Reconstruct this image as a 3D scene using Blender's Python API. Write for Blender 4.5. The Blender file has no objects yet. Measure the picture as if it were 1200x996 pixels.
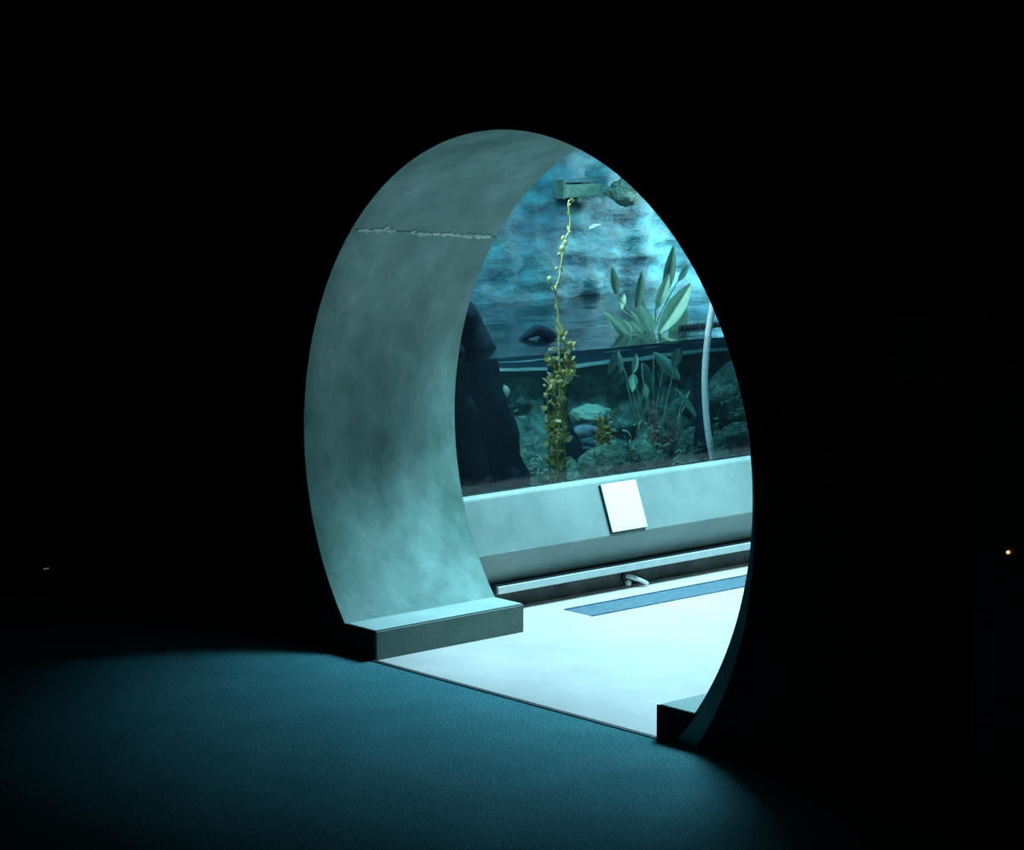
import bpy, bmesh, math, random
from mathutils import Vector, Matrix, noise
random.seed(7)
D = bpy.data
SC = bpy.context.scene
COL = SC.collection
PI = math.pi

# ---------------------------------------------------------------- camera, world, lights, exposure
F, YAW, PIT = 2960.6, 0.8424, 0.1364
CAM = Vector((6.741, -5.990, 2.24))
_s, _c = math.sin(YAW), math.cos(YAW)
FW = Vector((-_s*math.cos(PIT), _c*math.cos(PIT), -math.sin(PIT)))
RT = Vector((_c, _s, 0)); UP = RT.cross(FW)
cd = D.cameras.new('camera'); cam = D.objects.new('camera', cd); COL.objects.link(cam)
cd.sensor_width = 36; cd.lens = 36*F/1200; cd.clip_start = .1; cd.clip_end = 60
cam.matrix_world = Matrix.Translation(CAM) @ Matrix((RT, UP, -FW)).transposed().to_4x4()
SC.camera = cam

W = D.worlds.new('world'); SC.world = W; W.use_nodes = True
W.node_tree.nodes['Background'].inputs[0].default_value = (.2, .6, .8, 1)
W.node_tree.nodes['Background'].inputs[1].default_value = .0

def area(name, loc, size, power, col, target=None, spread=PI):
    l = D.lights.new(name, 'AREA'); l.shape = 'RECTANGLE'; l.size, l.size_y = size
    l.energy = power; l.color = col; l.spread = spread
    o = D.objects.new(name, l); COL.objects.link(o); o.location = loc
    if target: o.rotation_euler = (Vector(target)-Vector(loc)).to_track_quat('-Z', 'Y').to_euler()
    return o
# daylight coming down the gallery skylight; unseen fill lights added to brighten the tank
area('skylight_daylight', (-.50, 2.15, 3.72), (1.2, 1.9), 335, (.37, .80, 1.02), None, 2.5)
area('tank_fill_near', (-1.7, 2.6, 3.0), (.5, 1.8), 36, (.30, .86, 1.0), (-2.4, 2.7, 1.0))
area('tank_fill_side', (-1.55, .98, 2.5), (.25, .2), 55, (.62, .95, .95), (-1.9, 2.2, .7))
area('tank_fill_far', (-2.9, 4.75, 1.75), (.15, .6), 95, (.66, .97, 1.0), (-3.3, 4.6, 1.2))
def spot(name, loc, target, power, col, ang, blend, r=.05):
    l = D.lights.new(name, 'SPOT'); l.energy = power; l.color = col; l.spot_size = math.radians(ang); l.spot_blend = blend; l.shadow_soft_size = r
    o = D.objects.new(name, l); COL.objects.link(o); o.location = loc
    o.rotation_euler = (Vector(target)-Vector(loc)).to_track_quat('-Z', 'Y').to_euler(); return o
spot('tank_spot', (-2.3, 2.2, 2.9), (-3.3, 2.85, 1.72), 34, (.42, .93, 1.0), 34, 1)
spot('tank_spot', (-2.2, 3.9, 3.0), (-3.3, 3.65, 2.05), 32, (.40, .95, .90), 56, 1)

SC.view_settings.view_transform = 'Standard'; SC.view_settings.look = 'None'
SC.view_settings.gamma = 1; SC.view_settings.use_curve_mapping = False
SC.view_settings.exposure = 0.0

# ---------------------------------------------------------------- helpers
def ray(u, v): return FW + RT*((u-600)/F) - UP*((v-498)/F)
def at(u, v, x):                       # the point of the vertical plane x = const seen at u, v
    d = ray(u, v); return CAM + d*((x-CAM.x)/d.x)
def aty(u, v, y):
    d = ray(u, v); return CAM + d*((y-CAM.y)/d.y)

def tag(o, label=None, cat=None, group=None, kind=None):
    for k, val in (('label', label), ('category', cat), ('group', group), ('kind', kind)):
        if val: o[k] = val
    return o
def link(name, bm, m=None, parent=None, smooth=False, mods=()):
    me = D.meshes.new(name); bm.to_mesh(me); bm.free()
    if m: me.materials.append(m)
    if smooth:
        for p in me.polygons: p.use_smooth = True
    o = D.objects.new(name, me); COL.objects.link(o)
    if parent:
        o.parent = parent
        o.matrix_parent_inverse = Matrix.Translation(-parent.location)
    return o
def struct(name, bm, m, parent=None, smooth=False):
    o = link(name, bm, m, parent, smooth)
    if not parent: o['kind'] = 'structure'
    return o
def empty(name, loc, label, cat, group=None):
    o = D.objects.new(name, None); COL.objects.link(o); o.location = loc
    o.empty_display_size = .05
    return tag(o, label, cat, group)
def inst(src, name, loc, rot, scl, parent):
    o = D.objects.new(name, src); COL.objects.link(o)
    o.parent = parent; o.location = Vector(loc)-parent.location
    o.rotation_euler = rot; o.scale = scl
    return o
def box(bm, a, b):
    x0, y0, z0 = a; x1, y1, z1 = b
    vs = [bm.verts.new(p) for p in ((x0,y0,z0),(x1,y0,z0),(x1,y1,z0),(x0,y1,z0),(x0,y0,z1),(x1,y0,z1),(x1,y1,z1),(x0,y1,z1))]
    for f in ((3,2,1,0),(4,5,6,7),(0,1,5,4),(1,2,6,5),(2,3,7,6),(3,0,4,7)): bm.faces.new([vs[i] for i in f])
    return vs
def boxbm(a, b, bev=0, seg=2):
    bm = bmesh.new(); box(bm, a, b)
    if bev: bmesh.ops.bevel(bm, geom=bm.edges[:], offset=bev, segments=seg, affect='EDGES', profile=.6)
    return bm
def tube(bm, pts, rad, n=8, cap=True):
    pts = [Vector(p) for p in pts]; rings = []
    for i, p in enumerate(pts):
        t = (pts[min(i+1, len(pts)-1)]-pts[max(i-1, 0)]).normalized()
        a = t.orthogonal().normalized() if i == 0 else (pa - t*pa.dot(t)).normalized()
        pa = a; b = t.cross(a); r = rad[i] if isinstance(rad, (list, tuple)) else rad
        rings.append([bm.verts.new(p+(a*math.cos(2*PI*k/n)+b*math.sin(2*PI*k/n))*r) for k in range(n)])
    for i in range(len(rings)-1):
        for k in range(n): bm.faces.new((rings[i][k], rings[i][(k+1) % n], rings[i+1][(k+1) % n], rings[i+1][k]))
    if cap: bm.faces.new(rings[0][::-1]); bm.faces.new(rings[-1])
    return rings
def spline(pts, n=6):                  # Catmull-Rom through the points
    pts = [Vector(p) for p in pts]; out = []
    P = [pts[0]*2-pts[1]] + pts + [pts[-1]*2-pts[-2]]
    for i in range(1, len(P)-2):
        for k in range(n):
            t = k/n; a, b, c, d = P[i-1:i+3]
            out.append(.5*((2*b)+(c-a)*t+(2*a-5*b+4*c-d)*t*t+(3*b-a-3*c+d)*t**3))
    out.append(pts[-1]); return out
def fb(p, s=1, o=4): return noise.fractal(Vector(p)*s, 1.0, 2.0, o)

# ---------------------------------------------------------------- materials
def mat(name, col, rough=.6, col2=None, scale=5, detail=6, bump=0, bscale=60, stops=(.35, .7), metal=0, spec=.5,
        trans=0, stretch=(1, 1, 1), speck=None):
    m = D.materials.new(name); m.use_nodes = True; nt = m.node_tree; N = nt.nodes; L = nt.links
    b = N['Principled BSDF']
    b.inputs['Base Color'].default_value = (*col, 1); b.inputs['Roughness'].default_value = rough
    b.inputs['Metallic'].default_value = metal; b.inputs['Specular IOR Level'].default_value = spec
    tc = N.new('ShaderNodeTexCoord'); mp = N.new('ShaderNodeMapping'); mp.inputs['Scale'].default_value = stretch
    L.new(tc.outputs['Object'], mp.inputs['Vector'])
    out = None
    if col2:
        n = N.new('ShaderNodeTexNoise'); n.inputs['Scale'].default_value = scale; n.inputs['Detail'].default_value = detail
        n.inputs['Roughness'].default_value = .62
        L.new(mp.outputs[0], n.inputs['Vector'])
        r = N.new('ShaderNodeValToRGB'); e = r.color_ramp.elements
        e[0].position, e[1].position = stops; e[0].color = (*col, 1); e[1].color = (*col2, 1)
        L.new(n.outputs['Fac'], r.inputs['Fac']); out = r.outputs['Color']
        if speck:
            n2 = N.new('ShaderNodeTexNoise'); n2.inputs['Scale'].default_value = speck[0]; n2.inputs['Detail'].default_value = 2
            L.new(mp.outputs[0], n2.inputs['Vector'])
            r2 = N.new('ShaderNodeValToRGB'); r2.color_ramp.elements[0].position = speck[1]; r2.color_ramp.elements[1].position = speck[2]
            r2.color_ramp.elements[0].color = (speck[3],)*3+(1,); r2.color_ramp.elements[1].color = (speck[4],)*3+(1,)
            mx = N.new('ShaderNodeMix'); mx.data_type = 'RGBA'; mx.blend_type = 'MULTIPLY'; mx.inputs[0].default_value = 1
            L.new(n2.outputs['Fac'], r2.inputs['Fac'])
            L.new(out, mx.inputs[6]); L.new(r2.outputs['Color'], mx.inputs[7]); out = mx.outputs[2]
        L.new(out, b.inputs['Base Color'])
    if bump:
        n = N.new('ShaderNodeTexNoise'); n.inputs['Scale'].default_value = bscale; n.inputs['Detail'].default_value = 5
        L.new(mp.outputs[0], n.inputs['Vector'])
        bp = N.new('ShaderNodeBump'); bp.inputs['Strength'].default_value = bump; bp.inputs['Distance'].default_value = .01
        L.new(n.outputs['Fac'], bp.inputs['Height']); L.new(bp.outputs[0], b.inputs['Normal'])
    if trans: b.inputs['Transmission Weight'].default_value = trans
    return m
M = {}
M['concrete'] = mat('cast_concrete', (.085, .17, .135), .5, (.26, .385, .335), 4.2, 14, .2, 40, (.30, .74), stretch=(1, .8, .5), speck=(14, .35, .6, .86, 1.04))
# stains in the lining: a soft dark damp patch and broad darker clouds
nt = M['concrete'].node_tree; N = nt.nodes; L = nt.links; b = N['Principled BSDF']; src = b.inputs['Base Color'].links[0].from_socket
geo = N.new('ShaderNodeTexCoord'); sub = N.new('ShaderNodeVectorMath'); sub.operation = 'SUBTRACT'; sub.inputs[1].default_value = (-1.19, .38, .74)
ln = N.new('ShaderNodeVectorMath'); ln.operation = 'LENGTH'; nn = N.new('ShaderNodeTexNoise'); nn.inputs['Scale'].default_value = 6; nn.inputs['Detail'].default_value = 10; nn.inputs['Roughness'].default_value = .7
ad_ = N.new('ShaderNodeMath'); ad_.operation = 'MULTIPLY_ADD'; ad_.inputs[1].default_value = .55
mr = N.new('ShaderNodeMapRange'); mr.inputs[1].default_value = .28; mr.inputs[2].default_value = .68; mr.inputs[3].default_value = .36; mr.inputs[4].default_value = 1
mm = N.new('ShaderNodeMix'); mm.data_type = 'RGBA'; mm.blend_type = 'MULTIPLY'; mm.inputs[0].default_value = 1
L.new(geo.outputs['Object'], sub.inputs[0]); L.new(sub.outputs[0], ln.inputs[0]); L.new(geo.outputs['Object'], nn.inputs['Vector'])
L.new(nn.outputs['Fac'], ad_.inputs[0]); L.new(ln.outputs['Value'], ad_.inputs[2]); L.new(ad_.outputs[0], mr.inputs[0])
L.new(src, mm.inputs[6]); L.new(mr.outputs[0], mm.inputs[7]); L.new(mm.outputs[2], b.inputs['Base Color'])
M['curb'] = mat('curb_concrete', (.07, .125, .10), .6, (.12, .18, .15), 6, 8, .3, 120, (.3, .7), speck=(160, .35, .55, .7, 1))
M['curb_top'] = mat('lightened_curb_top', (.27, .34, .31), .45, (.35, .42, .39), 5, 6, .1, 80)
M['parapet'] = mat('parapet_concrete', (.13, .18, .165), .5, (.30, .36, .315), 1.8, 10, .1, 60, (.26, .72), speck=(60, .26, .33, .8, 1))
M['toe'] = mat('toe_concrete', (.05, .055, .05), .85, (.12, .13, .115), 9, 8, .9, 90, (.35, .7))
M['pale_floor'] = mat('pale_floor_screed', (.50, .42, .39), .45, (.62, .52, .48), 2.2, 7, .12, 200, (.35, .65), stretch=(1, 1, 1))
M['carpet'] = mat('dark_carpet', (.045, .185, .21), .9, (.065, .225, .25), 3.0, 6, .8, 260, (.35, .65), spec=.15, speck=(130, .35, .6, .45, 1.3))
M['black'] = mat('black_wall_paint', (.010, .011, .012), .9, (.013, .014, .015), 3, 4, .2, 80, spec=.1)
M['ceil'] = mat('black_ceiling_paint', (.008, .009, .010), .9, spec=.1)
M['gallery'] = mat('gallery_wall_plaster', (.018, .022, .024), .9, (.028, .032, .034), 3, 5, .2, 60)
M['steel'] = mat('pale_steel_trim', (.58, .62, .58), .42, (.68, .72, .68), 20, 4, .1, 200, metal=.1)
M['dark_metal'] = mat('dark_slot_metal', (.10, .17, .21), .4, (.16, .25, .29), 30, 6, .3, 150, metal=.3)
M['thresh'] = mat('dark_threshold_metal', (.012, .018, .022), .5)
M['efflo'] = mat('white_mineral_bloom', (.80, .84, .76), .8, (.92, .94, .88), 60, 5)
M['crack'] = mat('dark_joint', (.06, .08, .07), .9)
M['sign'] = mat('white_sign_face', (.95, .90, .88), .35, (.96, .92, .90), 9, 3)
M['sign_edge'] = mat('dark_sign_core', (.01, .012, .014), .6)
M['rock'] = mat('tank_rock', (.03, .09, .09), .8, (.22, .44, .34), 5, 9, 1, 25, (.38, .68), speck=(22, .38, .6, .35, 1.25))
M['pillar'] = mat('dark_tank_rock', (.002, .010, .03), .9, (.006, .026, .045), 4, 8, .8, 20, (.35, .7), spec=.1)
M['wallrock'] = mat('blue_tank_backdrop', (.002, .055, .09), .8, (.03, .175, .20), 3.0, 14, 1, 22, (.34, .78), stretch=(.8, .8, 1.7), speck=(11, .38, .66, .65, 1.25))
M['sand'] = mat('pale_shelf_sand', (.55, .66, .62), .8, (.72, .78, .72), 6, 6, .4, 60)
M['lip'] = mat('pale_shelf_edge', (.10, .16, .16), .8, (.34, .44, .42), 3, 6, .4, 60)
M['kelp'] = mat('kelp_olive', (.30, .30, .05), .5, (.58, .56, .16), 30, 4, .2, 90, (.3, .7))
M['kelp_pale'] = mat('kelp_pale_tip', (.55, .60, .34), .5, (.78, .80, .52), 30, 4)
M['leaf'] = mat('pale_broad_leaf', (.48, .76, .66), .45, (.64, .88, .78), 9, 4, .2, 40, (.3, .7))
M['leaf_dim'] = mat('grey_green_leaf', (.18, .36, .32), .6, (.28, .48, .42), 9, 4, .2, 40, (.3, .7))
M['weed_brown'] = mat('golden_brown_weed', (.28, .20, .04), .7, (.55, .44, .10), 40, 4)
M['weed_red'] = mat('rust_red_weed', (.32, .12, .11), .7, (.55, .32, .28), 40, 4)
M['stem'] = mat('green_stem', (.20, .34, .24), .6, (.3, .46, .34), 30, 3)
M['fish_back'] = mat('blue_grey_fish_skin', (.16, .30, .38), .4, (.42, .58, .64), 14, 5, .2, 90, (.35, .65))
M['fish_fin'] = mat('fish_fin', (.14, .26, .32), .5, (.30, .42, .48), 40, 3)
M['eye'] = mat('fish_eye_black', (.005, .005, .005), .15)
M['hose'] = mat('pale_blue_hose', (.55, .74, .84), .45, (.68, .84, .92), 60, 4, .15, 90)
M['rope'] = mat('dark_navy_rope', (.012, .03, .05), .8, (.03, .06, .08), 50, 3, .4, 150)
M['rubble'] = mat('pale_green_rubble', (.14, .34, .27), .7, (.36, .58, .46), 30, 5, .4, 80)
M['shell'] = mat('white_shell', (.60, .66, .64), .4, (.75, .8, .78), 30, 3)
M['block'] = mat('green_weathered_block', (.03, .11, .09), .8, (.09, .19, .15), 14, 8, .7, 60)
M['frame'] = mat('charcoal_frame', (.018, .02, .022), .5)
M['print'] = mat('dark_print', (.02, .035, .04), .5, (.03, .05, .055), 6, 3)
for k_ in ('leaf', 'leaf_dim', 'kelp', 'kelp_pale'):
    nt = M[k_].node_tree; b = nt.nodes['Principled BSDF']; tl = nt.nodes.new('ShaderNodeBsdfTranslucent'); ms = nt.nodes.new('ShaderNodeMixShader')
    ms.inputs[0].default_value = .45; src = b.inputs['Base Color'].links[0].from_socket
    nt.links.new(src, tl.inputs[0]); nt.links.new(b.outputs[0], ms.inputs[1]); nt.links.new(tl.outputs[0], ms.inputs[2])
    nt.links.new(ms.outputs[0], nt.nodes['Material Output'].inputs['Surface'])
def emis(name, col, s):
    m = D.materials.new(name); m.use_nodes = True; b = m.node_tree.nodes['Principled BSDF']
    b.inputs['Base Color'].default_value = (*col, 1); b.inputs['Emission Color'].default_value = (*col, 1)
    b.inputs['Emission Strength'].default_value = s; return m
M['led_warm'] = emis('warm_indicator', (1, .45, .2), 1.6)
M['led_white'] = emis('white_indicator', (.8, .9, 1), .10)
# acrylic pane: fresnel reflection over clear transmission
g = D.materials.new('tank_acrylic'); g.use_nodes = True; nt = g.node_tree
for n in list(nt.nodes):
    if n.type == 'BSDF_PRINCIPLED': nt.nodes.remove(n)
tr = nt.nodes.new('ShaderNodeBsdfTransparent'); tr.inputs[0].default_value = (.95, .99, .99, 1)
gl = nt.nodes.new('ShaderNodeBsdfGlossy'); gl.inputs['Roughness'].default_value = .02
fr = nt.nodes.new('ShaderNodeFresnel'); fr.inputs['IOR'].default_value = 1.3
mx = nt.nodes.new('ShaderNodeMixShader')
nt.links.new(fr.outputs[0], mx.inputs[0]); nt.links.new(tr.outputs[0], mx.inputs[1]); nt.links.new(gl.outputs[0], mx.inputs[2])
nt.links.new(mx.outputs[0], nt.nodes['Material Output'].inputs['Surface']); M['glass'] = g
# sea water: absorbs red, scatters a little blue-green
w = D.materials.new('sea_water'); w.use_nodes = True; nt = w.node_tree
for n in list(nt.nodes):
    if n.type == 'BSDF_PRINCIPLED': nt.nodes.remove(n)
ab = nt.nodes.new('ShaderNodeVolumeAbsorption'); ab.inputs[0].default_value = (.20, .72, .86, 1); ab.inputs[1].default_value = .8
sc_ = nt.nodes.new('ShaderNodeVolumeScatter'); sc_.inputs[0].default_value = (.25, .80, .95, 1); sc_.inputs[1].default_value = .04
ad = nt.nodes.new('ShaderNodeAddShader')
nt.links.new(ab.outputs[0], ad.inputs[0]); nt.links.new(sc_.outputs[0], ad.inputs[1])
nt.links.new(ad.outputs[0], nt.nodes['Material Output'].inputs['Volume']); M['water'] = w
tr = nt.nodes.new('ShaderNodeBsdfTransparent'); gl = nt.nodes.new('ShaderNodeBsdfGlossy'); gl.inputs['Roughness'].default_value = .04
fr = nt.nodes.new('ShaderNodeFresnel'); fr.inputs['IOR'].default_value = 1.33; mx = nt.nodes.new('ShaderNodeMixShader')
tc = nt.nodes.new('ShaderNodeTexCoord'); nz_ = nt.nodes.new('ShaderNodeTexNoise'); nz_.inputs['Scale'].default_value = 9; bp = nt.nodes.new('ShaderNodeBump')
bp.inputs['Strength'].default_value = .07; bp.inputs['Distance'].default_value = .02
nt.links.new(tc.outputs['Object'], nz_.inputs['Vector']); nt.links.new(nz_.outputs['Fac'], bp.inputs['Height']); nt.links.new(bp.outputs[0], gl.inputs['Normal'])
nt.links.new(fr.outputs[0], mx.inputs[0]); nt.links.new(tr.outputs[0], mx.inputs[1]); nt.links.new(gl.outputs[0], mx.inputs[2])
nt.links.new(mx.outputs[0], nt.nodes['Material Output'].inputs['Surface'])

# ---------------------------------------------------------------- structure
R, ZC, T = 1.203, .855, .776
HC, XL, XR = .118, -.768, .777
WF = -.006                               # front face of the black wall
def rim(t):                             # radius of the black wall's opening: the cast rim widens low on the right
    d = math.degrees(t); d = (d+180) % 360-180
    k = 0
    if -4 <= d < 25: k = .014*(25-d)/29
    elif -60 < d < -4: k = .014+.0018*(-4-d)
    elif -100 < d <= -60: k = .115*(d+100)/40
    return R+.002+k
X0, X1, Z1 = -6, 8, 3.6

def holed_wall(y, radf, x0, x1, z0, z1, flip, n=192):
    bm = bmesh.new(); inn = []; out = []
    for i in range(n):
        t = 2*PI*i/n; c, s = math.cos(t), math.sin(t); r = radf(t)
        inn.append(bm.verts.new((r*c, y, ZC+r*s)))
        k = min((x1/c if c > 1e-9 else (x0/c if c < -1e-9 else 1e9)), ((z1-ZC)/s if s > 1e-9 else ((z0-ZC)/s if s < -1e-9 else 1e9)))
        out.append(bm.verts.new((k*c, y, ZC+k*s)))
    for i in range(n):
        j = (i+1) % n; f = [inn[i], inn[j], out[j], out[i]]
        bm.faces.new(f if not flip else f[::-1])
    for cx, cz in ((x0, z0), (x1, z0), (x1, z1), (x0, z1)):   # fill the corners
        v = bm.verts.new((cx, y, cz)); best = None
        for i in range(n):
            a, b = out[i].co, out[(i+1) % n].co
            onx = lambda p: abs(p.x-cx) < 1e-6; onz = lambda p: abs(p.z-cz) < 1e-6
            if (onx(a) and onz(b)) or (onz(a) and onx(b)): best = i
        if best is not None: bm.faces.new((out[best], out[(best+1) % n], v) if not flip else (v, out[(best+1) % n], out[best]))
    return bm
struct('wall_front', holed_wall(WF, rim, X0, X1, -.36, Z1, False), M['black'])
struct('wall_gallery_front', holed_wall(T+.002, lambda t: R+.004, -4.6, 4.2, -.36, 3.8, True), M['gallery'])

# cast concrete lining of the round opening: cylinder, rim chamfer
lining = empty('portal', (0, 0, 0), 'round concrete portal through the black wall, with a low curb at each side', 'portal')
bm = bmesh.new(); n = 256; ys = [0+T*k/6 for k in range(7)]
rings = []
prof = [(WF, None)] + [(0.0, 0)] + [(y, 0) for y in ys[1:]]
for y, rr in prof:
    rings.append([bm.verts.new(((rim(2*PI*i/n) if rr is None else R)*math.cos(2*PI*i/n), y, ZC+(rim(2*PI*i/n) if rr is None else R)*math.sin(2*PI*i/n))) for i in range(n)])
for a, b in zip(rings, rings[1:]):
    for i in range(n): bm.faces.new((a[i], a[(i+1) % n], b[(i+1) % n], b[i]))
o = link('lining', bm, M['concrete'], lining, True)
o.data.polygons.foreach_set('use_smooth', [True]*len(o.data.polygons))
o.data.set_sharp_from_angle(angle=math.radians(25)) if hasattr(o.data, 'set_sharp_from_angle') else None
def xcirc(z): return math.sqrt(R*R-(z-ZC)**2)
def curb(sgn, xi):
    bm = bmesh.new(); zs = [HC*k/4 for k in range(5)]
    prof = [(xi, 0.0), (xi, HC)] + [(sgn*(xcirc(z)+.004), z) for z in zs[::-1]]
    for y in (0, T): pass
    va = [bm.verts.new((x, 0, z)) for x, z in prof]; vb = [bm.verts.new((x, T, z)) for x, z in prof]
    bm.faces.new(va); bm.faces.new(vb[::-1]); k = len(prof)
    for i in range(k): bm.faces.new((va[i], vb[i], vb[(i+1) % k], va[(i+1) % k]))
    bmesh.ops.recalc_face_normals(bm, faces=bm.faces[:])
    ed = [e for e in bm.edges if all(abs(v.co.x-xi) < 1e-5 and v.co.z > HC-1e-5 for v in e.verts)
          or all(v.co.z > HC-1e-5 for v in e.verts) or (all(abs(v.co.x-xi) < 1e-5 for v in e.verts) and abs(e.verts[0].co.z-e.verts[1].co.z) > .05)]
    bmesh.ops.bevel(bm, geom=ed, offset=.006, segments=2, affect='EDGES')
    return bm
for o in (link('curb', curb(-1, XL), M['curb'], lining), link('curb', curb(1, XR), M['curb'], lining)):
    o.data.materials.append(M['curb_top'])           # lighter top, darker rough sides: overhead light's contrast put into the colours
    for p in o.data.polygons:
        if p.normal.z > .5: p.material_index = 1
for sgn, xi in ((-1, XL), (1, XR)):  # black plates over the curb ends, their shade put into the colour
    bm = bmesh.new(); pr = [(xi, 0.001), (xi, HC-.001)] + [(sgn*(xcirc(HC*k/4)+.012), HC*k/4) for k in (4, 3, 2, 1, 0)]
    va = [bm.verts.new((x, WF, z)) for x, z in pr]; vb = [bm.verts.new((x, .001, z)) for x, z in pr]; bm.faces.new(va); bm.faces.new(vb[::-1])
    for i in range(len(pr)): bm.faces.new((va[i], vb[i], vb[(i+1) % len(pr)], va[(i+1) % len(pr)]))
    bmesh.ops.recalc_face_normals(bm, faces=bm.faces[:]); o = link('curb_end_shade', bm, M['black'], lining); o['label'] = 'added black plate for the shade on the end face of the curb'
# pale mineral line along the joint in the lining
thy = lambda y: math.radians(137.3+4.2*y/T); bm = bmesh.new(); bm2 = bmesh.new()
def onlin(th, y, off=0.0): return Vector(((R-off)*math.cos(th), y, ZC+(R-off)*math.sin(th)))
pth = [onlin(thy(y)+.006*fb((y*9, 0, 0), 1), y, -.0008) for y in [k*T/40 for k in range(41)]]
tube(bm, pth, .0028, 5)
link('joint_line', bm, M['crack'], lining)
k = 0
while k < 330:
    y = .03+random.random()*(T-.06)
    if fb((y*5+3, 1, 0), 1) < -.16: k += 1; continue
    c0 = onlin(thy(y)+random.gauss(0, .0035)+.006*fb((y*9, 0, 0), 1), y, .002); r = random.uniform(.0025, .007)
    m4 = Matrix.Translation(c0) @ Matrix.Diagonal((.6*r, r*random.uniform(1, 2.6), r, 1))
    bmesh.ops.create_icosphere(bm2, subdivisions=1, radius=1, matrix=m4); k += 1
o = link('mineral_bloom', bm2, M['efflo'], lining); o['kind'] = 'stuff'; o['label'] = 'broken white mineral line along the joint'

def slab(name, a, b, m): return struct(name, boxbm(a, b), m)
slab('floor', (X0, -9, -.2), (X1, 0, 0), M['carpet'])
slab('floor_gallery', (-1.25, .0, -.2), (1.3, 9.0, 0.0005), M['pale_floor'])
slab('wall_left', (X0-.2, -9, -.2), (X0, WF, Z1), M['black'])
slab('wall_right', (X1, -9, -.2), (X1+.2, WF, Z1), M['black'])
slab('wall_back', (X0-.2, -9.2, -.2), (X1+.2, -9, Z1), M['black'])
slab('ceiling', (X0-.2, -9.2, Z1), (X1+.2, WF, Z1+.2), M['ceil'])
slab('trim_1', (-.79, -.022, 0), (.80, 0, .004), M['thresh'])
slab('wall_gallery_right', (1.25, T, -.2), (1.45, 9, 3.8), M['gallery'])
slab('wall_gallery_back', (-4.6, 9, -.2), (4.4, 9.2, 3.8), M['gallery'])
# gallery ceiling as a frame round the skylight
bm = bmesh.new()
box(bm, (-4.6, T, 3.8), (4.4, 1.2, 4)); box(bm, (-4.6, 3.15, 3.8), (4.4, 9, 4)); box(bm, (-4.6, 1.2, 3.8), (-1.15, 3.15, 4)); box(bm, (.15, 1.2, 3.8), (4.4, 3.15, 4))
struct('ceiling_gallery', bm, M['gallery'])
slab('window_1', (-1.15, 1.2, 3.96), (.15, 3.15, 3.98), M['glass'])

# ---- tank parapet (profile extruded along the glass)
def extr(name, prof, y0, y1, m, parent=None, bev=0, seg=1):
    bm = bmesh.new()
    ny = 1
    va = [bm.verts.new((x, y0, z)) for x, z in prof]; vb = [bm.verts.new((x, y1, z)) for x, z in prof]; k = len(prof)
    bm.faces.new(va); bm.faces.new(vb[::-1])
    for i in range(k): bm.faces.new((va[i], vb[i], vb[(i+1) % k], va[(i+1) % k]))
    bmesh.ops.recalc_face_normals(bm, faces=bm.faces[:])
    if bev: bmesh.ops.bevel(bm, geom=[e for e in bm.edges if abs(e.verts[0].co.y-e.verts[1].co.y) > .5], offset=bev, segments=2, affect='EDGES')
    return link(name, bm, m, parent)
par = empty('tank_parapet', (-1.2, T, 0), 'long low concrete parapet below the tank window, sloped face over a recessed dark foot', 'parapet')
extr('sloped_coping', [(-1.17, .10), (-1.100, .2535), (-1.188, .482), (-1.205, .494), (-1.262, .494), (-1.262, .10)], T+.004, 8.98, M['parapet'], par, .003)
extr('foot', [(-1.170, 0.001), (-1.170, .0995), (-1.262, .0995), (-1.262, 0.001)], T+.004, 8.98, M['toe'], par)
extr('steel_strip', [(-1.100, .083), (-1.100, .113), (-1.108, .114), (-1.1695, .101), (-1.1695, .093), (-1.108, .082)], .927, 8.9, M['steel'], par)
extr('strip_gap_shade', [(-1.1655, .110), (-1.112, .110), (-1.112, .1165), (-1.162, .1165)], .915, 8.9, M['sign_edge'], par)  # black bar in place of the shadow line above the strip
link('strip_end_shade', boxbm((-1.160, .914, .084), (-1.112, .9265, .1165)), M['sign_edge'], par)  # black block in place of the shaded gap at the strip's end
struct('window_2', boxbm((-1.250, T+.004, .4945), (-1.230, 8.99, 3.8)), M['glass'])

# floor slot drain, a dark shallow channel with a rim and bars
slot = empty('floor_drain', (-.88, 1.2, 0), 'long narrow dark slot drain set in the pale floor in front of the parapet', 'drain')
link('channel', boxbm((-.962, 1.19, .0006), (-.80, 4.4, .003)), M['dark_metal'], slot)
for a, b in (((-.968, 1.184, .0006), (-.960, 4.406, .007)), ((-.802, 1.184, .0006), (-.794, 4.406, .007))):
    link('edge_rail', boxbm(a, b), M['dark_metal'], slot)
# little valve lying at the foot
vb_ = at(741, 684, -1.14)
valve = empty('floor_spout', (vb_.x, vb_.y, 0), 'small white metal spout on the floor against the dark parapet foot', 'spout')
bm = bmesh.new(); y = vb_.y
tube(bm, spline([(-1.165, y-.02, .045), (-1.14, y-.012, .045), (-1.11, y+.01, .035), (-1.085, y+.045, .014)], 4), [.010]*4+[.011]*4+[.009]*4+[.007], 10)
link('nozzle', bm, M['shell'], valve, True)
bm = bmesh.new(); bmesh.ops.create_uvsphere(bm, u_segments=12, v_segments=8, radius=.014, matrix=Matrix.Translation((-1.135, y-.03, .02)))
link('knob', bm, M['shell'], valve, True)
bm = bmesh.new(); tube(bm, [(-1.17, y-.02, .045), (-1.155, y-.02, .045)], .024, 14)
link('flange', bm, M['sign_edge'], valve)

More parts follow.
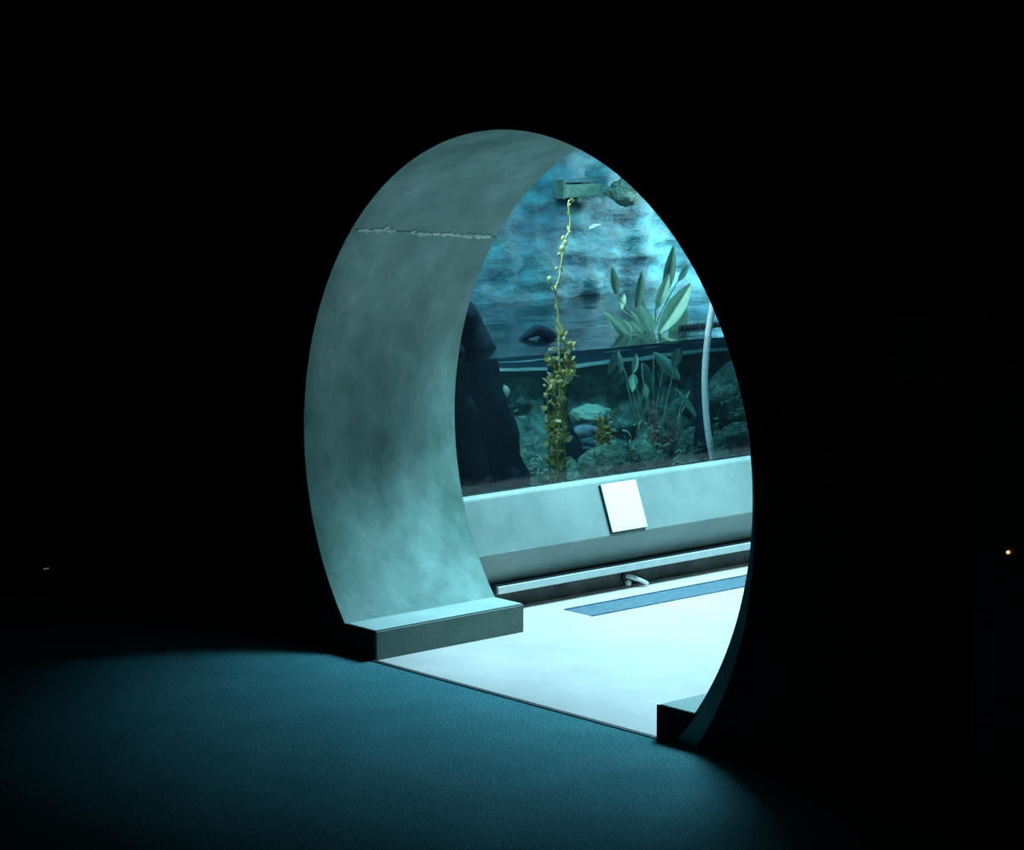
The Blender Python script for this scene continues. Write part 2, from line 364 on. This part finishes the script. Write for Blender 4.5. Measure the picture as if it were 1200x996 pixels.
# sign plate lying on the sloped coping
e = Vector((-.088, 0, .2285)).normalized(); nrm = Vector((e.z, 0, -e.x))
y0, y1 = 1.584, 1.800
base = Vector((-1.100, 0, .2535))
def sp(s, y, h): p = base+e*s+nrm*h; return (p.x, y, p.z)
def splate(s0, s1, ya, yb, h0, h1, bev=0):
    bm = bmesh.new(); vs = [bm.verts.new(sp(s, y, h)) for h in (h0, h1) for s, y in ((s0, ya), (s0, yb), (s1, yb), (s1, ya))]
    for f in ((3,2,1,0),(4,5,6,7),(0,1,5,4),(1,2,6,5),(2,3,7,6),(3,0,4,7)): bm.faces.new([vs[i] for i in f])
    bmesh.ops.recalc_face_normals(bm, faces=bm.faces[:])
    return bm
sg = empty('sign_plate', (-1.12, (y0+y1)/2, .26), 'blank white rectangular plate on the sloped parapet face', 'sign')
link('backing', splate(.012, .228, y0, y1, .001, .012), M['sign_edge'], sg)
link('face', splate(.014, .230, y0+.003, y1, .0125, .017), M['sign'], sg)

# ---------------------------------------------------------------- tank
XG = -1.25
# tank enclosure
slab('floor_tank', (-4.6, T+.01, -.2), (-1.263, 9, .15), M['rock'])
bm = bmesh.new(); ny, nz = 220, 150
def bx_(y, z):                          # back wall surface, bulging rock
    return min(-3.25, -3.35+.20*fb((y, z*.8, 3), .9)+.05*fb((y, z*2.5, 9), 3)+.035*fb((y*.5, z*5, 1), 3)+.012*fb((y*1.5, z*3, 4), 9))
g_ = [[bm.verts.new((bx_(.78+8.2*i/ny, .1+3.7*j/nz), .78+8.2*i/ny, .1+3.7*j/nz)) for j in range(nz+1)] for i in range(ny+1)]
for i in range(ny):
    for j in range(nz): bm.faces.new((g_[i][j], g_[i+1][j], g_[i+1][j+1], g_[i][j+1]))
struct('wall_tank_back', bm, M['wallrock'], smooth=True)
slab('wall_tank_side', (-4.6, T+.01, .1), (-3.0, T+.05, 3.7), M['wallrock'])
ZW = at(700, 409, XG).z
bm = bmesh.new(); nx, ny = 24, 150; top = []; xa, xb, ya, yb = -3.9, XG-.003, T+.055, 8.95
for i in range(ny+1):
    y = ya+(yb-ya)*i/ny
    top.append([bm.verts.new((xa+(xb-xa)*j/nx, y, ZW+.006*fb((xa+(xb-xa)*j/nx, y, 0), 2.2, 2))) for j in range(nx+1)])
for i in range(ny):
    for j in range(nx): bm.faces.new((top[i][j], top[i][j+1], top[i+1][j+1], top[i+1][j]))
def wside(row):
    lo = [bm.verts.new((v.co.x, v.co.y, .16)) for v in row]
    for k in range(len(row)-1): bm.faces.new((row[k], lo[k], lo[k+1], row[k+1]))
for row in (top[0], [t[-1] for t in top], top[-1][::-1], [t[0] for t in top][::-1]): wside(row)
vs = [bm.verts.new(p) for p in ((xa, ya, .16), (xa, yb, .16), (xb, yb, .16), (xb, ya, .16))]; bm.faces.new(vs)
bmesh.ops.remove_doubles(bm, verts=bm.verts[:], dist=1e-5); bmesh.ops.recalc_face_normals(bm, faces=bm.faces[:])
struct('water', bm, M['water'])

# shelf across the tank: pale lip, dark recess, second thin lip
XS = -2.15
zt = at(700, 424, XS).z
def lip(name, x0, z0, th, wob, m, parent, seed, x1=-3.5):
    bm = bmesh.new(); n = 160; rows = []
    for i in range(n+1):
        y = .85+8.0*i/n; dx = wob*fb((y, seed, 0), 1.1)+wob*.3*fb((y, seed, 5), 5); dz = wob*.35*fb((y, seed, 9), 1.6)
        r = [(x1, z0+dz*.3+.01), (x0-.3+dx, z0+dz+.012), (x0-.05+dx, z0+dz+.006), (x0+dx, z0-.25*th+dz), (x0+dx, z0-.75*th+dz), (x0-.04+dx, z0-th+dz), (x1, z0-th)]
        rows.append([bm.verts.new((x, y, z)) for x, z in r])
    for a, b in zip(rows, rows[1:]):
        for k in range(7): bm.faces.new((a[k], a[(k+1) % 7], b[(k+1) % 7], b[k]))
    bm.faces.new(rows[0][::-1]); bm.faces.new(rows[-1])
    bmesh.ops.recalc_face_normals(bm, faces=bm.faces[:])
    return link(name, bm, m, parent, True)
sh = empty('rock_shelf', (XS, T+.1, .2), 'long underwater rock shelf across the tank, thin pale wavy lip over a dark face', 'rock shelf')
lip('shelf_top', XS-.01, zt+.004, .05, .05, M['pillar'], sh, 7)
lip('pale_lip', XS, zt, .010, .05, M['lip'], sh, 7, -2.4)
bm = bmesh.new(); ny, nz = 140, 30; z0s, z1s = .12, zt-.03
g_ = []
for i in range(ny+1):
    y = .85+8.0*i/ny
    g_.append([bm.verts.new((XS-.10+.30*(1-j/nz)**1.5*.6+.10*fb((y, j/nz*1.2, 2), 2)+.03*fb((y, j/nz*1.2, 2), 8), y, z0s+(z1s-z0s)*j/nz)) for j in range(nz+1)])
for i in range(ny):
    for j in range(nz): bm.faces.new((g_[i][j], g_[i+1][j], g_[i+1][j+1], g_[i][j+1]))
link('face', bm, M['rock'], sh, True)

# rock shapes
def rockmesh(name, seed, sub=2, rough=.35):
    bm = bmesh.new(); bmesh.ops.create_icosphere(bm, subdivisions=sub, radius=1)
    for v in bm.verts:
        d = 1+rough*fb(v.co+Vector((seed*7.3, 0, 0)), 1.1)+rough*.4*fb(v.co+Vector((seed, 5, 0)), 3)
        v.co *= d
    me = D.meshes.new(name); bm.to_mesh(me); bm.free(); me.materials.append(M['rock'])
    for p in me.polygons: p.use_smooth = True
    return me
RK = [rockmesh('rock_shape', s, 3) for s in range(6)]
bank = empty('rock_bank', (-1.7, 2.4, .15), 'bank of mottled green boulders heaped behind the parapet at the foot of the shelf', 'rocks')
random.seed(3)
for i in range(95):
    y = random.uniform(.95, 4.6); x = random.uniform(-2.12, -1.42)
    top = .30+.28*(-1.42-x)/.7
    r = random.uniform(.05, .13)
    inst(RK[i % 6], 'rock', (x, y, top-r*.6), (random.uniform(0, 6), random.uniform(0, 6), random.uniform(0, 6)),
         (r*random.uniform(.8, 1.3), r*random.uniform(.9, 1.7), r*random.uniform(.6, .95)), bank)
def boulder(u, v, x, sx, sy, sz, label, m=None, rot=0, seed=2):
    me = rockmesh('boulder', seed, 4, .3); me.materials[0] = m or M['rock']
    o = D.objects.new('boulder', me); COL.objects.link(o); o.location = at(u, v, x); o.scale = (sx, sy, sz); o.rotation_euler = (0, 0, rot)
    return tag(o, label, 'rock')
def px(u, v, x): return (at(u, v, x)-CAM).length/F    # metres per pixel there
boulder(686, 522, -1.85, .06, .075, .038, 'smooth blue boulder directly under the large fish', M['fish_fin'], seed=4)
boulder(683, 540, -1.83, .07, .085, .035, 'lower smooth dark boulder under the fish, right of the tall kelp', M['pillar'], seed=9)
boulder(706, 548, -1.60, .10, .13, .10, 'mottled boulder behind the parapet edge, just left of the white plate', seed=11)
boulder(862, 470, -1.9, .14, .25, .16, 'mottled boulder at the far right, beyond the pale hose', seed=13)
boulder(870, 515, -1.75, .10, .22, .09, 'low dark boulder right of the pale hose, by the parapet edge', seed=14)
boulder(692, 487, -1.95, .09, .10, .05, 'bright green crusted boulder behind the back of the large fish', M['rubble'], seed=16)
boulder(733, 224, -3.25, .08, .12, .075, 'dark boulder high on the back wall, right of the green block', M['rock'], seed=17)

# dark pillars: lofted rough columns
def pillar(name, pts, rad, label, x, seed):
    P = spline([at(u, v, x) for u, v in pts], 8); k = len(P)
    rr = [rad[0]]*0
    for i in range(k):
        t = i/(k-1)*(len(rad)-1); a = int(min(t, len(rad)-2)); rr.append(rad[a]+(rad[a+1]-rad[a])*(t-a))
    bm = bmesh.new(); tube(bm, P, rr, 20)
    for v in bm.verts: v.co += Vector((1, 1, .5))*(.022*fb(v.co+Vector((seed, 0, 0)), 5))
    return tag(link(name, bm, M['pillar'], None, True), label, 'rock')
pillar('rock_pillar', [(594, 600), (583, 560), (574, 510), (567, 460), (560, 420), (552, 390), (541, 364), (530, 350)], [.15, .13, .115, .10, .085, .07, .055, .02],
       'tall dark leaning rock pillar at the left end of the tank, beside the portal edge', -1.62, 1)
pillar('rock_pillar', [(556, 600), (549, 560), (541, 500), (536, 450), (534, 412), (530, 395)], [.12, .10, .06, .045, .035, .01],
       'short dark rock spur in front of the leaning pillar, half hidden by the portal edge', -1.50, 2)
pillar('rock_arch', [(672, 580), (662, 530), (658, 480), (652, 430), (645, 400), (632, 388), (618, 392), (607, 402)], [.09, .07, .05, .045, .036, .030, .020, .006],
       'dark hooked rock standing behind the tall kelp', -1.80, 3)
pillar('rock_pillar', [(828, 570), (824, 530), (822, 480), (822, 440), (824, 425)], [.06, .045, .035, .03, .01],
       'thin dark upright rock just left of the pale hose', -1.60, 4)

# pale hose
P = spline([at(u, v, -1.36) for u, v in ((846, 575), (836, 540), (829, 500), (826, 450), (828, 410), (833, 370), (843, 320), (856, 270), (870, 200))], 10)
bm = bmesh.new(); tube(bm, P, .0155, 14)
hs = tag(link('hose', bm, M['hose'], None, True), 'pale blue curved hose rising inside the tank window', 'hose')
bm = bmesh.new()
for k in range(4, len(P)-2, 5):
    t = (P[k+1]-P[k]).normalized()
    tube(bm, [P[k]-t*.0008, P[k]+t*.0008], .0157, 14)
o = link('marking_ring', bm, M['fish_fin'], hs); o['kind'] = 'stuff'; o.matrix_parent_inverse = Matrix.Identity(4)

# rope on the shelf
P = [p+Vector((0, 0, ZW+.006-p.z)) for p in spline([at(u, v, -1.62) for u, v in ((796, 398), (812, 396), (830, 394), (850, 392), (872, 390), (900, 387))], 14)]
rp = empty('rope', P[0], 'dark twisted rope floating on the bright water surface by the pale hose', 'rope')
for s in range(3):
    bm = bmesh.new(); Q = []
    for k, p in enumerate(P):
        a = k*.55+s*2*PI/3; Q.append(p+Vector((math.cos(a)*.009, 0, math.sin(a)*.009+.0)))
    tube(bm, Q, .0085, 8); link('strand', bm, M['rope'], rp, True)

# ---- leaves
def leafbm(L, Wd, bend=.15, n=8, cup=.12, cols=4):
    bm = bmesh.new(); rows = []
    for i in range(n+1):
        t = i/n; w = Wd*.5*(math.sin(PI*min(1, t*.94+.03))**.8)*(1-.35*t)*1.25
        row = []
        for j in range(cols+1):
            s = j/cols*2-1
            row.append(bm.verts.new((w*s, cup*w*(s*s)+bend*L*t*t, L*t)))
        rows.append(row)
    for a, b in zip(rows, rows[1:]):
        for j in range(cols): bm.faces.new((a[j], a[j+1], b[j+1], b[j]))
    ex = bmesh.ops.solidify(bm, geom=bm.faces[:], thickness=.0012)
    return bm
def leafmesh(name, L, Wd, m, **k):
    bm = leafbm(L, Wd, **k); me = D.meshes.new(name); bm.to_mesh(me); bm.free(); me.materials.append(m)
    for p in me.polygons: p.use_smooth = True
    return me
def orient(src, name, a, b, parent, width=1.0, spin=0.0, L=1.0):
    d = b-a; q = d.to_track_quat('Z', 'Y')
    # turn the blade face roughly to the window, then spin
    yv = q @ Vector((0, 1, 0)); tgt = Vector((1, -.6, .2)); tgt = tgt-d.normalized()*tgt.dot(d.normalized())
    ang = yv.angle(tgt); ax = d.normalized(); s = 1 if yv.cross(tgt).dot(ax) > 0 else -1
    M4 = Matrix.Rotation(s*ang+spin, 4, ax) @ q.to_matrix().to_4x4()
    o = D.objects.new(name, src); COL.objects.link(o); o.parent = parent
    o.location = a-parent.location; o.rotation_euler = M4.to_euler(); l = d.length/L
    o.scale = (width, l, l); return o

# tall kelp
random.seed(11)
XK = -1.45
root = at(656, 572, XK); root.z = .30
kelp = empty('giant_kelp', root, 'tall thin yellow-green kelp stalk rising in front of the dark rocks', 'kelp')
def stipe(pts, r, m='kelp', x=XK, dx=None):
    P = spline([at(u, v, x+(0 if not dx else dx)) for u, v in pts], 6)
    bm = bmesh.new(); tube(bm, P, [r*(1-.45*i/(len(P)-1)) for i in range(len(P))], 7)
    link('stipe', bm, M[m], kelp, True); return P
bl = [leafmesh('blade', .05, .016, M['kelp'], bend=.3), leafmesh('blade', .05, .021, M['kelp_pale'], bend=-.2), leafmesh('blade', .05, .012, M['kelp'], bend=.5), leafmesh('blade', .05, .019, M['kelp'], bend=0)]
bm = bmesh.new(); bmesh.ops.create_uvsphere(bm, u_segments=10, v_segments=8, radius=1)
fl_me = D.meshes.new('float_bulb'); bm.to_mesh(fl_me); bm.free(); fl_me.materials.append(M['kelp_pale'])
for p in fl_me.polygons: p.use_smooth = True
s_main = stipe([(657, 590), (656, 560), (653, 525), (655, 490), (656, 450), (655, 410), (655, 380), (653, 358), (651, 340), (656, 322), (659, 300), (660, 285), (667, 270), (668, 255), (666, 242), (667, 235), (673, 235)], .0056, 'kelp_pale')
s_a = stipe([(652, 348), (648, 336), (644, 326)], .005, 'kelp_pale')
s_b = stipe([(645, 590), (644, 540), (644, 500), (641, 470), (643, 450), (652, 436), (647, 424), (644, 408)], .006, dx=.03)
s_c = stipe([(664, 590), (662, 545), (660, 500), (658, 470), (663, 445), (667, 425), (663, 404), (659, 388)], .006, dx=.02)
s_d = stipe([(650, 590), (652, 540), (649, 505), (652, 480), (650, 455), (654, 436), (663, 440), (669, 430), (667, 412)], .005, dx=.05)
def pt(P, t):
    k = t*(len(P)-1); i = int(min(k, len(P)-2)); return P[i].lerp(P[i+1], k-i)
def blades(P, n, t0, t1, l0, l1, pale=.3, down=.2):
    for i in range(n):
        t = t0+(t1-t0)*(i+random.random()*.8)/n; a = pt(P, t)
        side = 1 if random.random() < .5 else -1
        l = random.uniform(l0, l1)
        d = RT*side*random.uniform(.3, 1)+Vector((0, 0, random.uniform(-down, 1)))+FW*random.uniform(-.4, .4); d.normalize()
        src = bl[1] if random.random() < pale else random.choice((bl[0], bl[2], bl[3]))
        orient(src, 'blade', a, a+d*l, kelp, random.uniform(.7, 1.7), random.uniform(-1.2, 1.2), .05)
        if random.random() < .25:
            r = random.uniform(.006, .010)
            inst(fl_me, 'float_bulb', a+d*.01, (0, 0, 0), (r, r, r*1.4), kelp)
blades(s_main, 40, .02, .30, .03, .055, .25); blades(s_b, 42, .02, 1, .02, .045, .5); blades(s_c, 40, .02, 1, .02, .05, .45); blades(s_d, 44, .02, 1, .02, .05, .3)
blades(s_main, 18, .34, .99, .008, .022, 1.0)
blades(s_main, 30, .0, .22, .03, .055, .25)
for u, v, r in ((668, 421, .012), (645, 411, .012), (659, 291, .013), (644, 327, .012), (655, 298, .008), (661, 397, .009), (652, 315, .008)):
    inst(fl_me, 'float_bulb', at(u, v, XK+.03), (.3, .2, 0), (r, r, r*1.15), kelp)

# broad leaved plants
lf = {'l': leafmesh('leaf', 1, 1, M['leaf'], bend=.08, cup=.25), 'd': leafmesh('leaf', 1, 1, M['leaf_dim'], bend=.08, cup=.25)}
def plant(name, label, rootuv, x, leaves, stems=True):
    rt = at(*rootuv, x); e_ = empty(name, rt, label, 'plant')
    bm = bmesh.new()
    for i, (u0, v0, u1, v1, wd, kd) in enumerate(leaves):
        xx = x+random.uniform(-.06, .06); a = at(u0, v0, xx); b = at(u1, v1, xx+random.uniform(-.03, .03)); wpx = wd*px(u0, v0, xx)
        o = orient(lf[kd], 'leaf', a, b, e_, wpx/1.15, random.uniform(-.15, .15), 1.0)
        if stems:
            mid = rt.lerp(a, .5)+Vector((0, random.uniform(-.02, .02), .02))
            tube(bm, spline([rt, mid, a], 5), .003, 5)
    if stems: link('stem', bm, M['stem'], e_, True)
    else: bm.free()
    return e_
plant('broad_leaved_plant', 'cluster of large pale green leaves standing out of the water', (760, 402), -1.66, [
    (737, 394, 706, 364, 17, 'l'), (764, 394, 744, 352, 19, 'l'), (760, 396, 735, 376, 12, 'l'), (768, 362, 782, 322, 15, 'l'),
    (772, 390, 808, 334, 24, 'l'), (797, 394, 803, 362, 15, 'l'), (794, 330, 805, 311, 9, 'l'), (728, 362, 731, 345, 9, 'l'),
    (778, 345, 788, 288, 16, 'd'), (752, 380, 748, 345, 12, 'd'), (752, 396, 738, 364, 16, 'l'), (741, 392, 716, 372, 15, 'l'), (785, 394, 793, 352, 16, 'l'), (745, 362, 751, 318, 13, 'd'), (722, 345, 716, 312, 12, 'd')])
plant('broad_leaved_plant', 'pale pointed leaves hanging in front of the dark shelf face', (765, 556), -1.95, [
    (766, 413, 794, 443, 17, 'l'), (742, 437, 745, 414, 9, 'l'), (742, 438, 741, 459, 12, 'l'), (796, 408, 788, 432, 15, 'd'),
    (756, 450, 757, 466, 9, 'l'), (760, 494, 758, 510, 9, 'l'), (760, 506, 763, 540, 10, 'd'), (757, 466, 753, 488, 12, 'd'),
    (725, 410, 712, 440, 12, 'd'), (730, 430, 722, 455, 14, 'd'), (752, 425, 762, 455, 16, 'd'), (778, 425, 774, 452, 13, 'd'), (724, 412, 727, 436, 8, 'l'), (766, 480, 776, 455, 12, 'd')], True)
bladep = plant('ribbon_plant', 'long narrow bright green blade arching beside the pale hose', (793, 520), -1.80, [(792, 455, 818, 494, 7, 'l'), (800, 470, 808, 458, 4, 'l'), (797, 466, 786, 474, 3, 'l'), (803, 474, 790, 492, 4, 'd')])
plant('fallen_leaf', 'green tapered leaf floating at the end of the dark rope', (797, 397), -1.62, [(799, 398, 764, 403, 8, 'd')], False)

# bushy weeds
def weed(label, rootuv, x, n, hpx, wpx, mname, seed, tip=None):
    random.seed(seed); rt = at(*rootuv, x); e_ = empty('seaweed', rt, label, 'seaweed'); s = px(*rootuv, x)
    me = leafmesh('frond', .04, .006, M[mname], bend=.4, n=5, cols=2); bm = bmesh.new()
    for i in range(n):
        top = rt+RT*random.gauss(0, wpx*s*.4)+Vector((0, 0, random.uniform(.45, 1)*hpx*s))+FW*random.uniform(-.04, .04)
        mid = rt.lerp(top, .5)+RT*random.gauss(0, .012)
        P = spline([rt, mid, top], 6); tube(bm, P, [.0022*(1-.6*k/len(P)) for k in range(len(P))], 5)
        for k in range(14):
            a = pt(P, random.uniform(.15, 1)); d = (RT*random.gauss(0, 1)+Vector((0, 0, random.uniform(-.3, 1)))+FW*random.gauss(0, .5)).normalized()
            orient(me, 'frond', a, a+d*random.uniform(.015, .038), e_, random.uniform(.7, 1.4), random.uniform(-1, 1), .04)
    link('stem', bm, M[mname], e_, True); return e_
weed('bushy golden-brown seaweed in front of the large fish', (707, 535), -1.66, 12, 58, 20, 'weed_brown', 21)
weed('bushy rust-red seaweed below the pale hanging leaves', (775, 545), -1.70, 13, 78, 34, 'weed_red', 22)
weed('low green seaweed between the rust-red weed and the pale hose', (803, 545), -1.62, 8, 40, 34, 'leaf_dim', 23)
weed('low green seaweed on the rocks between the brown and rust-red weeds', (737, 552), -1.60, 9, 46, 40, 'leaf_dim', 24)

# fish
def fish(name, a, b, hgt, thick, label, m, eye=True):
    d = b-a; L = d.length; e_ = empty(name, (a+b)/2, label, 'fish'); ax = d.normalized()
    side = ax.cross(Vector((0, 0, 1))).normalized(); up = side.cross(ax)
    bm = bmesh.new(); rows = []; n = 16
    for i in range(n+1):
        t = i/n; h = hgt*.5*(math.sin(PI*t**.75)**.75*.98+.05*(1-t)+.02); w_ = thick*.5*(math.sin(PI*t**.7)**.8+.02); c = a+d*t+up*(.10*hgt*math.sin(PI*t))
        rows.append([bm.verts.new(c+side*w_*math.cos(2*PI*k/16)+up*h*math.sin(2*PI*k/16)) for k in range(16)])
    for p, q in zip(rows, rows[1:]):
        for k in range(16): bm.faces.new((p[k], p[(k+1) % 16], q[(k+1) % 16], q[k]))
    bm.faces.new(rows[0][::-1]); bm.faces.new(rows[-1])
    link('body', bm, m, e_, True)
    def fin(nm, pts, th=.0015):
        bm = bmesh.new(); f1 = [bm.verts.new(p+side*th) for p in pts]; f2 = [bm.verts.new(p-side*th) for p in pts]; k = len(pts)
        bm.faces.new(f1); bm.faces.new(f2[::-1])
        for i in range(k): bm.faces.new((f1[i], f2[i], f2[(i+1) % k], f1[(i+1) % k]))
        link(nm, bm, M['fish_fin'], e_)
    q = lambda t, z: a+d*t+up*z*hgt
    fin('tail_fin', [q(.03, .04), q(-.12, .34), q(-.10, .02), q(-.12, -.30), q(.03, -.04)])
    fin('dorsal_fin', [q(.2, .36), q(.3, .62), q(.5, .70), q(.68, .66), q(.75, .48), q(.5, .5)])
    fin('anal_fin', [q(.2, -.25), q(.24, -.46), q(.42, -.40), q(.45, -.35)])
    if eye:
        for s in (-1, 1):
            bm = bmesh.new(); bmesh.ops.create_uvsphere(bm, u_segments=8, v_segments=6, radius=hgt*.06, matrix=Matrix.Translation(q(.88, .12)+side*s*thick*.22))
            link('eye', bm, M['eye'], e_, True)
    # pectoral
        fp = [q(.66, -.05), q(.50, .02), q(.46, -.12), q(.52, -.2)]
        bm = bmesh.new(); off = -side*thick*.5 if side.dot(FW) > 0 else side*thick*.5
        f1 = [bm.verts.new(p+off) for p in fp]; f2 = [bm.verts.new(p+off*1.06) for p in fp]
        bm.faces.new(f1); bm.faces.new(f2[::-1])
        for i in range(4): bm.faces.new((f1[i], f2[i], f2[(i+1) % 4], f1[(i+1) % 4]))
        link('pectoral_fin', bm, M['fish_fin'], e_)
    return e_
fish('fish', at(664, 510, -1.80), at(706, 504, -1.76), .066, .045, 'large blue-grey fish resting between the tall kelp and the brown seaweed', M['fish_back'])
fish('fish', at(690, 268, -2.6), at(705, 263, -2.6), .022, .012, 'small white fish high in the water, right of the kelp tip', M['shell'])
fish('fish', at(591, 452, -1.9), at(595, 466, -1.88), .034, .012, 'small pale fish between the leaning dark pillar and the kelp', M['rubble'], False)

# block in the back wall and its frame
bk = empty('stone_block', at(685, 232, -3.27), 'green weathered rectangular block high on the back wall above the kelp tip', 'block')
c = at(685, 222, -3.27); s = px(685, 224, -3.27); L_ = 34*s
bm = boxbm((c.x-.25, c.y-L_*.9, c.z-9*s), (c.x, c.y+L_*.9, c.z+6*s), .006); link('slab', bm, M['block'], bk)
bm = boxbm((c.x-.25, c.y-L_*.9-.02, c.z-10*s), (c.x+.01, c.y-L_*.9-.008, c.z+12*s), .003); link('end_post', bm, M['block'], bk)
bm = boxbm((c.x-.25, c.y-L_*.9, c.z+8*s), (c.x-.03, c.y+L_*.8, c.z+12*s), .003); link('lintel', bm, M['wallrock'], bk)

# rubble of pale branching pieces at left of the kelp, and on the bank
def rubble(label, u0, u1, v0, v1, x, n, seed):
    random.seed(seed); e_ = empty('coral_rubble', at((u0+u1)/2, v1, x), label, 'coral'); 
    for i in range(n):
        a = at(random.uniform(u0, u1), random.uniform(v0, v1), x+random.uniform(-.05, .05)); bm = bmesh.new()
        d = (RT*random.gauss(0, 1)+Vector((0, 0, random.gauss(0, .5)))+FW*random.gauss(0, .4)).normalized(); l = random.uniform(.02, .05)
        tube(bm, spline([a, a+d*l*.5+UP*l*.15, a+d*l], 3), [.004, .0035, .003, .003, .0025, .002, .001], 5)
        d2 = (d+UP*random.choice((-1, 1))*.9).normalized(); tube(bm, [a+d*l*.4, a+d*l*.4+d2*l*.45], [.003, .001], 5)
        link('twig', bm, M['rubble'], e_, True)
rubble('pale green branching rubble left of the foot of the kelp', 598, 640, 535, 566, -1.60, 34, 31)
rubble('pale branching rubble on the rocks left of the rust-red seaweed', 712, 760, 490, 552, -1.60, 22, 32)
rubble('pale branching rubble at the parapet edge, left of the pale hose', 770, 815, 520, 548, -1.58, 20, 33)
rubble('pale branching rubble on the boulder right of the hose', 842, 878, 455, 505, -1.75, 22, 34)
rubble('few thin pale twigs on the shelf face between pillar and kelp', 598, 626, 482, 492, -2.0, 5, 35)
shl = boxbm((-1, -1, -1), (1, 1, 1), .5, 3)
for v in shl.verts: v.co = at(733, 505, -1.6)+Vector((v.co.x*.006, v.co.y*.014, v.co.z*.005+v.co.y*-.004))
tag(link('shell', shl, M['shell'], None, True), 'small white shell on the rocks between the brown and red seaweeds', 'shell')

# ---------------------------------------------------------------- dark room things
def panel(name, label, cat, x0, x1, z0, z1, printed):
    e_ = empty(name, ((x0+x1)/2, WF, z0), label, cat)
    link('backing', boxbm((x0, WF-.03, z0), (x1, WF-.0005, z1), .004), M['frame'], e_)
    for a, b, c, d in printed: link('printed_panel', boxbm((a, WF-.034, c), (b, WF-.030, d)), M['print'], e_)
panel('notice_board', 'dark framed notice board barely visible on the black wall left of the portal', 'notice board', -2.95, -2.42, .62, 1.30,
      [(-2.90, -2.48, .66, .88), (-2.90, -2.48, .92, 1.26)])
panel('wall_sign', 'small dark sign barely visible on the black wall right of the portal', 'sign', 1.80, 2.0, 1.34, 1.54, [(1.81, 1.99, 1.35, 1.53)])
struct('door_1', boxbm((2.13, WF-.02, .001), (2.98, WF-.0005, 1.18+.85), .004), M['frame'])
def led(name, u, v, m, label, r):
    p = aty(u, v, WF); bm = bmesh.new(); tube(bm, [(p.x, WF-.026, p.z), (p.x, WF+.0, p.z)], r, 10)
    tag(link(name, bm, m), label, 'indicator light')
led('indicator_light', 57, 666, M['led_white'], 'tiny dim white indicator light low on the black wall at far left', .003)
led('indicator_light', 1187, 646, M['led_warm'], 'tiny warm orange indicator light on the dark door at far right', .005)
